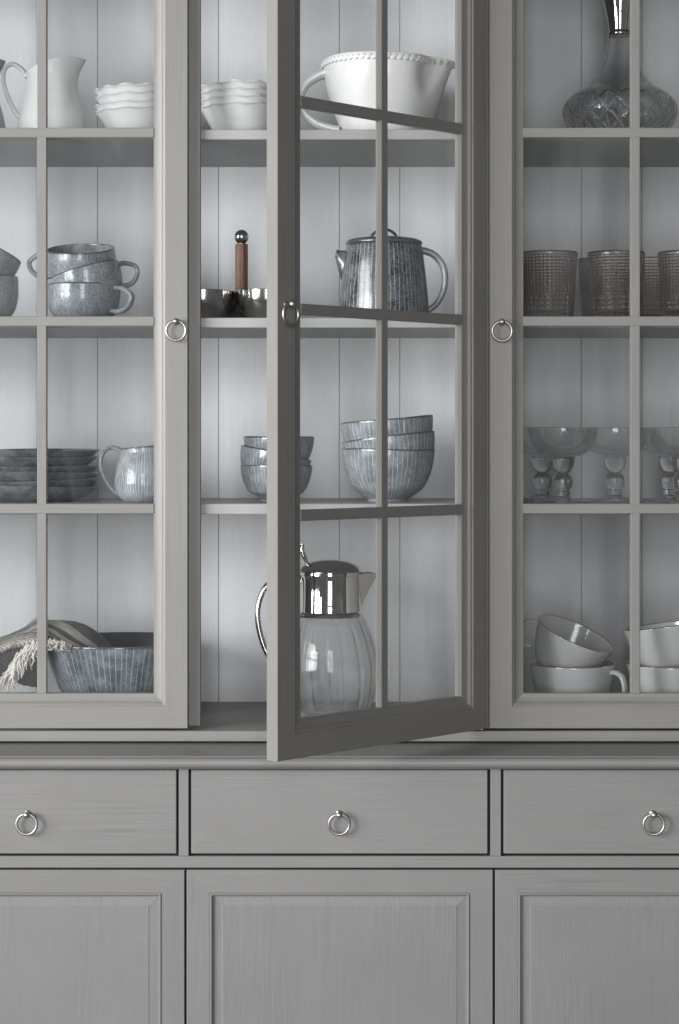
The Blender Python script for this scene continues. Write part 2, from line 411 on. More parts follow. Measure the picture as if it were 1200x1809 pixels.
def tube(pts, ra, rb=None, seg=10, up=(0, 1, 0), n=6, cap=True, taper=None):
    """sweep an ellipse (ra in the plane of bend, rb along 'up') along a smooth path"""
    if rb is None: rb = ra
    P = [Vector(p) for p in (cat(pts, n) if n else pts)]
    verts = []; faces = []; uvs = []
    upv = Vector(up).normalized(); m = len(P)
    for i, p in enumerate(P):
        t = (P[min(i+1, m-1)] - P[max(i-1, 0)]).normalized()
        nn = t.cross(upv)
        if nn.length < 1e-4: nn = t.cross(Vector((1, 0, 0.01)))
        nn.normalize(); bb = nn.cross(t).normalized()
        s = taper(i/(m-1)) if taper else 1.0
        for j in range(seg):
            a = 2*pi*j/seg
            verts.append(tuple(p + nn*(ra*s*cos(a)) + bb*(rb*s*sin(a))))
    for i in range(m-1):
        for j in range(seg):
            k = (j+1) % seg
            faces.append([i*seg+j, i*seg+k, (i+1)*seg+k, (i+1)*seg+j])
            uvs.append([(j/seg, 0.5)]*4)
    if cap:
        faces.append(list(range(seg))[::-1]); uvs.append([(0, 0.5)]*seg)
        faces.append([(m-1)*seg+j for j in range(seg)]); uvs.append([(0, 0.5)]*seg)
    return verts, faces, uvs
def torus(R, r, c=(0, 0, 0), seg=40, ts=10):
    V = []; F = []
    for i in range(seg):
        a = 2*pi*i/seg
        for j in range(ts):
            b = 2*pi*j/ts
            V.append((c[0]+(R+r*cos(b))*cos(a), c[1]+r*sin(b), c[2]+(R+r*cos(b))*sin(a)))
    for i in range(seg):
        for j in range(ts):
            F.append([i*ts+j, ((i+1) % seg)*ts+j, ((i+1) % seg)*ts+(j+1) % ts, i*ts+(j+1) % ts])
    return V, F
def join(*vf):
    V = []; F = []; Uv = []
    for it in vf:
        b = len(V); V += it[0]; F += [[i+b for i in f] for f in it[1]]
        Uv += it[2] if len(it) > 2 else [[(0, 0.5)]*len(f) for f in it[1]]
    return V, F, Uv
def sphere(c, r, seg=20, rings=10):
    prof = [(r*sin(pi*i/rings) if 0 < i < rings else 0, -r*cos(pi*i/rings)) for i in range(rings+1)]
    v, f, u = lathe(prof, seg)
    return [(p[0]+c[0], p[1]+c[1], p[2]+c[2]) for p in v], f, u
def xf(vf, mat):
    return ([tuple(mat @ Vector(v)) for v in vf[0]],) + tuple(vf[1:])

# ------------------------------------------------------------------ ring pulls
def ring_pull(parent, x, z, y=0.0, R=17.2, r=2.35, spin=0.0):
    """post, rose and ball at (x, z); the ring hangs below. Face normal is -Y."""
    rose = lathe([(0, 0), (5.2, 0), (5.6, 1.2), (4.2, 2.4), (2.6, 3.2), (2.3, 13), (0, 13)], 20)
    rose = xf(rose, Matrix.Translation((x, y, z)) @ Matrix.Rotation(radians(90), 4, 'X'))
    ball = sphere((x, y-15.5, z), 5.4, 20, 12)
    v, f, u = join(rose, ball)
    kb = mesh('knob', v, f, M['nickel'], parent)
    # the ring passes behind the ball with two small knuckles
    tv, tf = torus(R, r, (0, 0, 0))
    rg = mesh('ring', tv, tf, M['nickel'], parent)
    rg.location = U((x, y-12.0, z-R+1.0)); rg.rotation_euler = (radians(3+random.uniform(-2, 2)), radians(spin), radians(spin*0.8))
    return kb, rg

# ------------------------------------------------------------------ upper cabinet
DW = 518.0; DTOP = 952.0; DBOT = -506.0; TH = 24.0
STILE = 61.0
PROF = [(0, 1.0), (1.0, 0), (39.5, 0), (40.0, 1.6), (42.2, 2.2), (44.8, 4.2), (46.6, 6.8), (48.6, 7.8), (60.2, 9.2), (61, 10.2), (61, 17), (61, TH), (0, TH)]
def member(kind, W, H, prof):
    """one mitred side of a frame; local x 0..W, z 0..H, y into the cabinet"""
    A = []; B = []
    E = 0.0 if kind in ('left', 'right') else -0.0
    for p, y in prof:
        if kind == 'left': A.append((p, y, p+E)); B.append((p, y, H-p-E))
        if kind == 'right': A.append((W-p, y, p+E)); B.append((W-p, y, H-p-E))
        if kind == 'bottom': A.append((p, y, p)); B.append((W-p, y, p))
        if kind == 'top': A.append((p, y, H-p)); B.append((W-p, y, H-p))
    n = len(prof); V = A+B
    F = [[i, (i+1) % n, n+(i+1) % n, n+i] for i in range(n)] + [list(range(n))[::-1], list(range(n, 2*n))]
    return V, F
def shift(vf, d):
    return ([(v[0]+d[0], v[1]+d[1], v[2]+d[2]) for v in vf[0]],) + tuple(vf[1:])
BARS = [(548.0, 17.5), (214.0, 17.5), (-118.0, 18.0)]     # centre height above eye level, width
def glass_door(parent, loc, rotz, x_off, knob_x, knob_z):
    """x_off: local x of the door's left edge"""
    d = empty('cabinet_door', loc, (0, 0, rotz), parent)
    H = DTOP-DBOT
    for kind, nm in (('left', 'stile'), ('right', 'stile'), ('bottom', 'rail'), ('top', 'rail')):
        v, f = shift(member(kind, DW, H, PROF), (x_off, 0, DBOT))
        mesh(nm, v, f, M['paint_z' if nm == 'stile' else 'paint_x'], d, sharp=25)
    gx0, gx1 = x_off+STILE, x_off+DW-STILE; gz0, gz1 = DBOT+STILE, DTOP-STILE
    cx = (gx0+gx1)/2
    zs = [gz0] + [b[0] for b in reversed(BARS)] + [gz1]
    bx('glazing_bar', (cx-8.5, cx+8.5, 8.2, 22, gz0-1, gz1+1), M['paint_z'], d, 1.2)
    for z, wd in BARS:
        bx('glazing_bar', (gx0-1, gx1+1, 7.6, 22.5, z-wd/2, z+wd/2), M['paint_x'], d, 1.2)
    for i in range(4):
        lo = zs[i] + (BARS[::-1][i-1][1]/2-2 if i else -2); hi = zs[i+1] - (BARS[::-1][i][1]/2-2 if i < 3 else -2)
        for a, b in ((gx0-2, cx-6.5), (cx+6.5, gx1+2)):
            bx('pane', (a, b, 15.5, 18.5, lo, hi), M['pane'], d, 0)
    ring_pull(d, knob_x, knob_z, spin=random.uniform(-5, 5))
    return d

hutch = empty('display_cabinet', (0, 0, Z0))
tag(hutch, 'tall grey painted upper cabinet with glazed doors, the middle door standing open', 'cabinet')
# planks of the back, tongue and groove
PITCH = 118.75; YB = 400.0
XL = -1318.0  # left end moved out for an unseen bay, added to admit light
bxs = [XL] + [PITCH*i for i in range(-11, 7)] + [788.0]
for a, b in zip(bxs[:-1], bxs[1:]):
    c = 1.3
    prof = [(a+0.2, YB+1.9), (a+c, YB), (b-c, YB), (b-0.2, YB+1.9), (b-0.2, YB+12), (a+0.2, YB+12)]
    V = [(p[0], p[1], -510.0) for p in prof] + [(p[0], p[1], 960.0) for p in prof]; n = 6
    F = [[i, (i+1) % n, n+(i+1) % n, n+i] for i in range(n)] + [list(range(n)), list(range(n, 2*n))]
    mesh('plank', V, F, M['in_z'], hutch, smooth=False)
bx('backing_board', (XL-12, 800, YB+13, YB+20, -525, 965), M['dark_gap'], hutch, 0)
bx('base_board', (XL-22, 810, 0, YB+12, -529, -510.2), M['paint_x'], hutch, 1.2)
bx('plinth', (XL+8, 780, 26, YB, -533, -529.2), M['dark_gap'], hutch, 0)
for a, b in ((XL-22, XL-1), (789, 810)):
    bx('side_panel', (a, b, 0, YB+12, -510, 958), M['paint_z'], hutch)
bx('partition', (252, 274, 27, YB-0.5, -510, 958), M['paint_z'], hutch)
bx('top_board', (XL-27, 815, -4, YB+14, 958.2, 980), M['paint_x'], hutch)
bx('cornice', (XL-42, 830, -24, YB+14, 980.2, 1010), M['paint_x'], hutch, 6)
SH = [(558.0, 540.0), (222.0, 204.0), (-110.0, -129.0), (890.0, 872.0)]
for zt, zb in SH[:3]:
    bx('shelf', (XL, 251.5, 37, YB-0.6, zb, zt), M['in_x'], hutch, 1.2)
    bx('shelf', (274.5, 788, 37, YB-0.6, zb, zt), M['in_x'], hutch, 1.2)
ld = glass_door(hutch, (-268.0, 0, 0), 0, -DW, 312.0-332.0, Z_at(567.5, -15))
ld['label'] = 'closed left glazed door'
bx('overlap_strip', (-7, 21, TH+0.4, TH+12, -505.4, 952), M['paint_z'], ld, 1.5)
md = glass_door(hutch, (262.0, 0, 0), radians(45.9), -DW, -DW+18.5, 219)
md['label'] = 'middle glazed door standing open towards the viewer'
rd = glass_door(hutch, (265.0, 0, 0), 0, 0, 886-864.5, Z_at(568.5, -15))
rd['label'] = 'closed right glazed door'
ed = glass_door(hutch, (-790.0, 0, 0), 0, -DW, 20-DW, Z_at(567.5, -15))  # door of the unseen left bay, added so light enters the next one
# hinge at the foot of the open door
bx('hinge', (228, 254, 2, 22, -509.5, -504.5), M['nickel'], hutch, 1)

# ------------------------------------------------------------------ lower cabinet
LY = -129.0
def lx(px): return (px-600.0)*(D+LY)/D
def lz(py): return (781.0-py)*(D+LY)/D
side = empty('sideboard', (0, 0, Z0))
tag(side, 'wide grey painted sideboard with three drawers above three panelled doors', 'sideboard')
# counter with a rounded nose
prof = [(-137, -533), (-139.5, -533.4), (-140.2, -534.6), (-142, -535.6)]
for i in range(9):
    a = pi/2 - pi*i/8; prof.append((-142.5-7.8*cos(a), -544.6+9.0*sin(a)))
prof += [(-134, -554.2), (-134, -556), (YB, -556), (YB, -533)]
n = len(prof); V = [(XL-38, p[0], p[1]) for p in prof] + [(826, p[0], p[1]) for p in prof]
F = [[i, (i+1) % n, n+(i+1) % n, n+i] for i in range(n)] + [list(range(n))[::-1], list(range(n, 2*n))]
mesh('countertop', V, F, M['low_x'], side, sharp=30)
g = lz(1510.0)
bx('carcass', (XL-1, 790, LY+26, YB, -1430, -556.5), M['dark_gap'], side, 0)
for a, b in ((XL-24, XL-1.5), (790.5, 812)):
    bx('side_panel', (a, b, LY, YB, -1500, -556.4), M['low_z'], side)
bx('frame_rail', (XL-1, 790, LY, LY+24, lz(1533.2), lz(1512.6)), M['low_x'], side, 0.8)
for px0, px1 in ((-246, -228), (316, 333.6), (866.6, 885.4)):
    bx('frame_post', (lx(px0), lx(px1), LY, LY+24, lz(1512.4), -556.3), M['low_z'], side, 0.8)
for px0, px1 in ((-774, -250), (-224, 312.0), (338, 861.8), (890, 1424)):  # leftmost drawer belongs to the added unseen bay
    dr = empty('drawer', (0, 0, 0), parent=side)
    bx('drawer_front', (lx(px0), lx(px1), LY+0.5, LY+23, lz(1508.4), -558.2), M['low_x'], dr, 1.2)
    ring_pull(dr, {-250: lx(-512), 312.0: lx(49), 861.8: lx(599.5), 1424: lx(1153.5)}[px1], lz(1437), LY+0.5, R=17.4, spin=random.uniform(-5, 5))
LPROF = [(0, 0.9), (0.9, 0), (38.4, 0), (38.8, 0.9), (39.4, 0.2), (40.8, -1.2), (42.6, -1.0), (44.2, 0.8), (44.8, 3.2), (45.2, 7.0), (45.2, 20), (0, 20)]
for px0, px1 in ((-758.5, -217.3), (-213.5, 326.2), (329.8, 871.0), (875.0, 1414.5)):  # leftmost cupboard door belongs to the added unseen bay
    dd = empty('cupboard_door', (0, 0, 0), parent=side)
    x0, x1 = lx(px0), lx(px1); zt = lz(1537.0); zb = -1420.0
    for kind, nm in (('left', 'stile'), ('right', 'stile'), ('bottom', 'rail'), ('top', 'rail')):
        v, f = shift(member(kind, x1-x0, zt-zb, LPROF), (x0, LY+0.4, zb))
        mesh(nm, v, f, M['low_z' if nm == 'stile' else 'low_x'], dd, sharp=25)
    # panel with a shallow sunk margin
    a0, a1, c0, c1 = x0+44.6, x1-44.6, zb+44.6, zt-44.6
    V = []; 
    for ins, y in ((0, 5.6), (15.5, 4.6), (17, 4.0)):
        V += [(a0+ins, LY+y, c0+ins), (a1-ins, LY+y, c0+ins), (a1-ins, LY+y, c1-ins), (a0+ins, LY+y, c1-ins)]
    F = []
    for r in (0, 4):
        for i in range(4): F.append([r+i, r+(i+1) % 4, r+4+(i+1) % 4, r+4+i])
    F.append([8, 9, 10, 11]); b = len(V)
    V += [(a0, LY+14, c0), (a1, LY+14, c0), (a1, LY+14, c1), (a0, LY+14, c1)]
    for i in range(4): F.append([i, (i+1) % 4, b+(i+1) % 4, b+i])
    F.append([b, b+1, b+2, b+3])
    mesh('panel', V, F, M['low_z'], dd, smooth=False)
bx('plinth', (XL-1, 790, LY+10, LY+30, -1500, -1424), M['low_x'], side)

# ------------------------------------------------------------------ things on the shelves
ZA, ZB_, ZC, ZD = 558.0+Z0, 222.0+Z0, -110.0+Z0, -510.0+Z0
def base(px, Y, z): return (X_at(px, Y), Y, z)
def rim_place(root, px, py, Y, H, roll=0.0, pitch=0.0, yaw=0.0):
    """put a vessel of height H so that its rim centre shows at (px,py) at depth Y, tilted"""
    m = Matrix.Rotation(radians(roll), 3, 'Y') @ Matrix.Rotation(radians(pitch), 3, 'X') @ Matrix.Rotation(radians(yaw), 3, 'Z')
    c = Vector((X_at(px, Y), Y, Z_at(py, Y)+Z0)); o = c - m @ Vector((0, 0, H))
    root.location = U(o); root.rotation_euler = m.to_euler()

# --- jugs on the top shelf
def jug(name, px, Y, mat, sc=1.0):
    k = k_at(Y)*sc; r = empty(name, base(px, Y, ZA))
    H = 128*k
    outer = [(57*k, 0), (61*k, 6*k), (60.5*k, 20*k), (56*k, 45*k), (49.5*k, 70*k), (45*k, 92*k), (43.5*k, 110*k), (45*k, H)]
    def df(p, a, v):
        x, y, z = p; t = max(0, (z/H-0.66)/0.34); t = min(t, 1.25)
        c = max(0.0, cos(a))
        g_ = 0.5+0.5*cos(a)
        x += (t**2.2)*(c**3)*15*k; 
        y *= 1-0.30*(t**1.5)*(c**2)
        z += t*t*k*(-10 + 29*g_ - 7*max(0.0, (g_-0.78)/0.22)**2)
        return (x, y, z)
    v, f, u = lathe(vessel(outer, 4.2*k, 6*k), 72, df)
    mesh('body', v, f, mat, r, u, sharp=60)
    hp = [(-43*k, 0, 112*k), (-52*k, 0, 125*k), (-68*k, 0, 135*k), (-82*k, 0, 127*k), (-85*k, 0, 104*k), (-77*k, 0, 76*k), (-65*k, 0, 52*k), (-56*k, 0, 40*k)]
    v, f, u = tube(hp, 4.4*k, 6.5*k, 12, taper=lambda t: 1.1-0.25*sin(pi*t))
    mesh('handle', v, f, mat, r, u)
    return r
tag(jug('jug', 91.5, 170, M['white']), 'plain white china jug with looped handle on the top shelf', 'jug')
j2 = jug('jug', -50, 185, M['grey_china'])
tag(j2, 'grey jug on the top shelf, cut off by the left edge of the photo', 'jug')

# --- scalloped bowls
def scallop_bowl(k, nsc, ph):
    H = 58*k
    outer = [(46*k, 0), (49*k, 1.5*k), (56*k, 18*k), (65*k, 38*k), (71*k, 50*k), (74.2*k, 55.5*k), (77*k, H)]
    def df(p, a, v):
        x, y, z = p; rr = math.hypot(x, y)
        t = max(0, (z/H-0.80)/0.20); w_ = cos(nsc*a+ph)+0.25*cos((nsc-1)*a+ph*2)
        s = 1 + 0.006*t*w_
        sq = 1 + 0.03*min(1, z/H)*cos(4*a)
        return (x*s*sq, y*s*sq, z + t*t*1.5*k*w_)
    return lathe(vessel(outer, 3.8*k, 5*k), 128, df)
bowl_words = ['bottom', 'second from the bottom', 'third from the bottom', 'topmost']
for (px, Y, rims, where) in ((247, 160, (189, 177.5, 162, 149), 'stack right of the white jug'), (431.5, 150, (181, 168, 155, 143), 'stack beside the open door')):
    k = k_at(Y); me = None
    for i, ry in enumerate(rims):
        zr = (781.0-ry-1)*k_at(Y-75*k)
        z = zr - 58*k + Z0
        if i == 0: z = ZA + 0.2
        r = None
        if me is None:
            kk = k*((zr - 558)/(58*k))**0.0
            v, f, u = scallop_bowl(k, 11, 0.5 if px > 300 else 1.4)
            sc = (zr-558.0)/(58*k)
            o = mesh('scalloped_bowl', v, f, M['white'], None, u, sharp=60); me = o.data
            o.scale = (1, 1, sc)
        else:
            o = bpy.data.objects.new('scalloped_bowl', me); COL.objects.link(o); o.scale = (1-0.004*i, 1-0.004*i, 1)
        o.location = U((X_at(px+random.uniform(-1.2, 1.2), Y), Y, z)); o.rotation_euler = (0, radians(random.uniform(-0.5, 0.5)), random.uniform(-0.04, 0.04))
        tag(o, 'white scalloped bowl, %s of the %s' % (bowl_words[i], where), 'bowl', 'white scalloped bowls on the top shelf')

# --- big white bowl with a handle, a spout and a braided rim
Y = 185; k = k_at(Y)
wb = empty('mixing_bowl', base(682, Y, ZA))
tag(wb, 'large white handled bowl with braided rim and pouring spout on the top shelf', 'bowl')
H = 137*k
def dwb(p, a, v):
    x, y, z = p; t = max(0, min(1.1, (z/H-0.25)/0.75)); da = (a+0.35+pi) % (2*pi)-pi
    sp = math.exp(-(da/0.20)**2)
    d2 = math.exp(-((abs(da)-0.46)/0.19)**2)
    f = 1 + t**3*(0.115*sp) - 0.15*d2*math.exp(-((t-0.78)/0.32)**2)
    dz = t**3*(-5*k*sp)
    wob = 1+0.006*sin(3*a+1)+0.004*sin(5*a)
    return (x*f*wob, y*f*wob, z+dz+t*2.0*k*sin(2*a+0.6))
outer = [(71*k, 0), (75*k, 4*k), (83*k, 26*k), (95*k, 60*k), (105*k, 92*k), (110.5*k, 116*k), (113.5*k, H)]
v, f, u = lathe(vessel(outer, 6*k, 9*k), 120, dwb)
mesh('body', v, f, M['white_rough'], wb, u, sharp=60)
# braid: a row of overlapping slanting beads around the rim, each its own part
nb = 64
bead = None
for i in range(nb):
    a = 2*pi*i/nb
    p = dwb((114.6*k*cos(a), 114.6*k*sin(a), H-6.2*k), a, 1)
    if bead is None:
        sv = sphere((0, 0, 0), 1.0, 12, 8)
        sv = ([(q[0]*1.2*k, q[1]*7.2*k, q[2]*4.5*k) for q in sv[0]],) + sv[1:]
        bead = mesh('braid_bead', sv[0], sv[1], M['white_rough'], wb, sv[2]); o = bead
    else:
        o = bpy.data.objects.new('braid_bead', bead.data); COL.objects.link(o); o.parent = wb
    o.location = U(p); o.rotation_euler = (radians(32), 0, a)
hp = [(-108*k, -6*k, 119*k), (-122*k, -8*k, 113*k), (-140*k, -10*k, 99*k), (-150*k, -11*k, 78*k), (-146*k, -11*k, 52*k), (-126*k, -9*k, 32*k), (-104*k, -7*k, 23*k), (-84*k, -5*k, 18*k)]
v, f, u = tube(hp, 7.6*k, 14*k, 14, taper=lambda t: 1.2-0.3*sin(pi*t))
mesh('handle', v, f, M['white_rough'], wb, u)

# --- decanter
Y = 170; k = k_at(Y)
dc = empty('decanter', base(1095.5, Y, ZA))
tag(dc, 'squat smoke grey cut glass decanter with tall silver neck', 'decanter')
outer = [(44*k, 2), (66*k, 5*k), (88*k, 20*k), (99.5*k, 38*k), (101.5*k, 52*k), (97*k, 66*k), (82*k, 81*k), (60*k, 95*k), (44*k, 112*k), (33*k, 132*k), (26*k, 154*k), (21.5*k, 180*k), (20*k, 190*k)]
pr = vessel(outer, 4.5*k, 8*k, 5)
H = 190*k
zz = [p[1] for p in pr]; top = max(range(len(pr)), key=lambda i: zz[i])
v, f, u = lathe(pr, 96)
mesh('glass_body', v, f, M['decanter_glass'], dc, u, sharp=60)
v, f, u = lathe(vessel([(19*k, 184*k), (21.5*k, 186*k), (21.5*k, 189*k), (19.5*k, 193*k), (21*k, 205*k), (25*k, 228*k), (31*k, 252*k), (40*k, 280*k)], 2*k, 1.0, 4), 48)
v = [p for p in v]
mesh('silver_neck', v, f, M['chrome'], dc, u, sharp=50)

# --- stoneware cups
CUPH = 66.0
def cup(mat, H=CUPH, R=67.0, hand=0.0, hz=0.52, hs=1.15, gold=False, outer=None, hw=6.2):
    r = empty('cup')
    if outer is None:
        outer = [(36, 0), (41, 1.5), (53, 8), (63, 23), (67, 39), (68.2, 53), (R+0.6, H)]
    v, f, u = lathe(vessel(outer, 3.2, 5), 80)
    mesh('body', v, f, mat, r, u, sharp=60)
    if gold:
        rv, rf = torus(R-1.6, 1.75, (0, 0, 0), 80, 8)
        rv = [(p[0], p[2], p[1]*0.8+H+0.4) for p in rv]
        mesh('gold_rim', rv, rf, M['gold'], r)
    e = R-5
    z0, z1 = H*0.88, H*0.30
    hp = [(e, 0, z0), (e+12*hs, 0, z0+1), (e+25*hs, 0, z0-6), (e+31*hs, 0, (z0+z1)/2+4), (e+27*hs, 0, z1+8), (e+14*hs, 0, z1-3), (e-3, 0, z1-2)]
    hv, hf, hu = tube(hp, hw*0.8, hw*1.35, 12, taper=lambda t: 1.05-0.15*sin(pi*t))
    ca, sa = cos(hand), sin(hand)
    hv = [(p[0]*ca-p[1]*sa, p[0]*sa+p[1]*ca, p[2]) for p in hv]
    mesh('handle', hv, hf, M['glaze_pale'] if mat == M['cup'] else mat, r, hu)
    return r
Yc = 150
G = 'grey blue stoneware cups in two stacks'
c1 = cup(M['cup'], hand=radians(-24), hs=1.3); c1.location = U(base(147.5, Yc, ZB_+0.2))
tag(c1, 'grey stoneware cup at the bottom of the whole three cup stack', 'cup', G)
c2 = cup(M['cup'], hand=radians(6)); rim_place(c2, 150, 477, Yc, CUPH*0.96, roll=-16); c2.scale = (0.95, 0.95, 0.96)
tag(c2, 'tilted grey stoneware cup in the middle of the whole three cup stack', 'cup', G)
c3 = cup(M['cup'], R=64, hand=radians(184), outer=[(34, 0), (39, 1.5), (50, 8), (60, 23), (64, 39), (64.5, 53), (63.2, CUPH)]); rim_place(c3, 142, 440, Yc, CUPH, roll=-1.5, pitch=14)
tag(c3, 'topmost grey stoneware cup of three, its handle pointing left', 'cup', G)
d1 = cup(M['cup_dark'], hand=radians(170)); d1.location = U(base(-33, Yc, ZB_+0.2))
tag(d1, 'bottom stoneware cup of the stack cut off by the left photo edge', 'cup', G)
d2 = cup(M['cup_dark'], hand=radians(200)); rim_place(d2, -33, 490, Yc, CUPH, roll=0)
tag(d2, 'middle stoneware cup of the stack cut off by the left photo edge', 'cup', G)
d3 = cup(M['cup_dark'], hand=radians(150)); rim_place(d3, -22, 437, Yc, CUPH, roll=24, pitch=-6)
tag(d3, 'steeply tilted top stoneware cup cut off by the left photo edge', 'cup', G)

# --- steel bowls with a wooden handle
Y = 175; k = k_at(Y)
ss = empty('snack_bowl_set', base(427, Y, ZB_))
tag(ss, 'three joined polished steel bowls with a wooden handle and ball knob', 'bowl set')
bp = [(0, 0), (24, 0), (34, 3), (47, 16), (54, 34), (56.5, 50), (57, 60)]
prb = vessel([(b[0]*1.04, b[1]*0.91) for b in bp[1:]], 1.4, 2.0)
for ox, oy in ((-70, -30), (50, -36), (4, 58)):
    v, f, u = lathe(prb, 64)
    o = mesh('bowl', v, f, M['steel'], ss, u, sharp=50)
    o.location = U((ox, oy, 0.3))
v, f, u = lathe([(0, 44), (11.5, 44), (11.8, 46), (11.8, 141), (11, 145), (0, 145)], 28); mesh('wooden_handle', v, f, M['wood'], ss, u, sharp=40)
v, f, u = join(sphere((0, 0, 158), 13.6, 28, 18), lathe([(0, 143), (6, 143), (6, 150), (0, 150)], 16)); mesh('ball_knob', v, f, M['steel'], ss, u)

# --- teapot
Y = 160; k = k_at(Y)
tp = empty('teapot', base(678.5, Y, ZB_))
tag(tp, 'dark slate stoneware teapot with lid and white scratched lines', 'teapot')
H = 136*k
outer = [(70*k, 0), (76*k, 3*k), (79*k, 10*k), (79*k, 30*k), (76*k, 65*k), (71.5*k, 105*k), (68.5*k, 126*k), (67*k, H-0.5)]
v, f, u = lathe(vessel(outer, 4*k, 6*k), 96)
mesh('body', v, f, M['teapot'], tp, u, sharp=50)
lid = empty('lid', (0, 0, 0), parent=tp)
v, f, u = lathe([(0, H-4), (60*k, H-4), (62*k, H-0.2), (67.5*k, H), (68.5*k, H+2.5*k), (67*k, H+6*k), (60*k, H+9*k), (40*k, H+12*k), (0, H+13*k)], 72)
mesh('lid_plate', v, f, M['lid'], lid, u, sharp=50)
hp = [(-23*k, 0, H+9*k), (-21*k, 0, H+17*k), (-11*k, 0, H+25*k), (0, 0, H+27*k), (11*k, 0, H+25*k), (21*k, 0, H+17*k), (23*k, 0, H+9*k)]
v, f, u = tube(hp, 2.6*k, 6*k, 12); mesh('lid_loop', v, f, M['lid'], lid, u)
# spout: short tapering beak
def spout(k):
    rings = []
    for t, x, z, rx, rz in ((0, -58, 92, 17, 38), (0.35, -71, 102, 12, 25), (0.7, -79, 112, 8.5, 14), (1, -85, 121, 6.5, 6.5)):
        rings.append([(x*k+0.25*rz*k*sin(b), rx*k*cos(b), z*k+rz*k*sin(b)) for b in [2*pi*j/14 for j in range(14)]])
    V = [p for r_ in rings for p in r_]; F = []
    for i in range(3):
        for j in range(14): F.append([i*14+j, i*14+(j+1) % 14, (i+1)*14+(j+1) % 14, (i+1)*14+j])
    F.append([42+j for j in range(14)])
    return V, F, [[(0.12+0.01*i, 0.5)]*len(q) for i, q in enumerate(F)]
v, f, u = spout(k); mesh('spout', v, f, M['teapot'], tp, u, sharp=60)
hp = [(60*k, 0, 126*k), (72*k, 0, 125*k), (90*k, 0, 117*k), (104*k, 0, 98*k), (108*k, 0, 74*k), (103*k, 0, 50*k), (91*k, 0, 30*k), (74*k, 0, 17*k)]
v, f, u = tube(hp, 6.2*k, 9*k, 14, taper=lambda t: 1.1-0.25*t); mesh('handle', v, f, M['glaze_pale'], tp, u)

# --- plates
Y = 200; k = k_at(Y)
pm = None; G = 'dark stoneware plates in one stack'
pw = ['bottom', 'second', 'third', 'fourth', 'fifth', 'sixth']
for i, ry in enumerate((862, 847.5, 834, 822.5, 807, 795)):
    if pm is None:
        outer = [(82*k, 0), (86*k, 1.5*k), (98*k, 6*k), (111*k, 14*k), (121*k, 21.5*k), (127*k, 27*k)]
        v, f, u = lathe(vessel(outer, 2.4*k, 4*k), 96, lambda p, a, vv: (p[0], p[1], p[2]*(1+0.05*sin(2*a+0.5)+0.03*sin(3*a))))
        o = mesh('plate', v, f, M['plate'], None, u, sharp=60); pm = o.data
    else:
        o = bpy.data.objects.new('plate', pm); COL.objects.link(o)
    z = ZC+0.2 if i == 0 else Z_at(ry, Y)+Z0-27*k
    o.location = U((X_at(49+random.uniform(-1.5, 1.5), Y), Y, z)); o.rotation_euler = (radians(random.uniform(-0.6, 0.6)), radians(random.uniform(-0.5, 0.5)), random.uniform(0, 6))
    tag(o, 'dark grey stoneware plate, %s from the bottom of the stack' % pw[i] if i not in (0, 5) else ('dark grey stoneware plate at the very bottom of the stack' if i == 0 else 'dark grey stoneware plate lying on top of the stack'), 'plate', G)

# --- creamer
Y = 130; k = k_at(Y)
cr = empty('creamer', base(253, Y, ZC)); tag(cr, 'pale blue striped stoneware creamer with handle beside the plate stack', 'jug')
H = 99*k
outer = [(30*k, 0), (36*k, 3*k), (46*k, 14*k), (51*k, 32*k), (49.5*k, 52*k), (44*k, 74*k), (39*k, 90*k), (39*k, H)]
def dcr(p, a, v):
    x, y, z = p; t = max(0, (z/H-0.7)/0.3); c = max(0, cos(a))
    return (x+t*c**4*10*k, y, z+t*(3*k*cos(a)+3*k*c**4-1.5*k))
v, f, u = lathe(vessel(outer, 3*k, 5*k), 80, dcr); mesh('body', v, f, M['creamer'], cr, u, sharp=60)
hp = [(-37*k, 0, 88*k), (-46*k, 0, 95*k), (-60*k, 0, 96*k), (-71*k, 0, 86*k), (-75*k, 0, 66*k), (-68*k, 0, 44*k), (-57*k, 0, 26*k), (-45*k, 0, 14*k)]
v, f, u = tube(hp, 3.6*k, 6*k, 12, taper=lambda t: 1.15-0.35*t); mesh('handle', v, f, M['cup'], cr, u)

# --- stacked bowls
def round_bowl(R, H, foot, mat, name='bowl'):
    outer = [(foot, 0), (foot+1, 2.5), (foot+1.5, 5), (foot+0.30*(R-foot), 8+0.06*H), (foot+0.59*(R-foot), 0.27*H), (foot+0.82*(R-foot), 0.50*H), (foot+0.95*(R-foot), 0.76*H), (R, H)]
    v, f, u = lathe(vessel(outer, 3.2, 8), 96, lambda p, a, vv: (p[0]*(1+0.008*sin(2*a)), p[1]*(1+0.008*sin(2*a)), p[2]*(1+0.012*sin(2*a+1))))
    return mesh(name, v, f, mat, None, u, sharp=60)
Y = 150; k = k_at(Y); G = 'small striped stoneware bowls in one stack'
R, H = 64.5*k, 64*k
b1 = round_bowl(R, H, 26*k, M['bowl']); b1.location = U(base(488.5, Y, ZC+0.2)); b1.rotation_euler = (0, 0, 1.0)
tag(b1, 'small striped stoneware bowl at the bottom behind the open door stile', 'bowl', G)
b2 = b1.copy(); COL.objects.link(b2); rim_place(b2, 488.5, 800, Y, H, roll=12.5, yaw=70)
tag(b2, 'small striped stoneware bowl tilted right, in the middle of its stack', 'bowl', G)
b3 = b1.copy(); COL.objects.link(b3); b3.scale = (0.97, 0.97, 1); rim_place(b3, 493, 772.5, Y, H, roll=0.3, yaw=140)
tag(b3, 'small striped stoneware bowl standing level on top of its stack', 'bowl', G)
Y = 165; k = k_at(Y); G = 'large striped stoneware bowls in one stack'
R, H = 83*k, 92*k
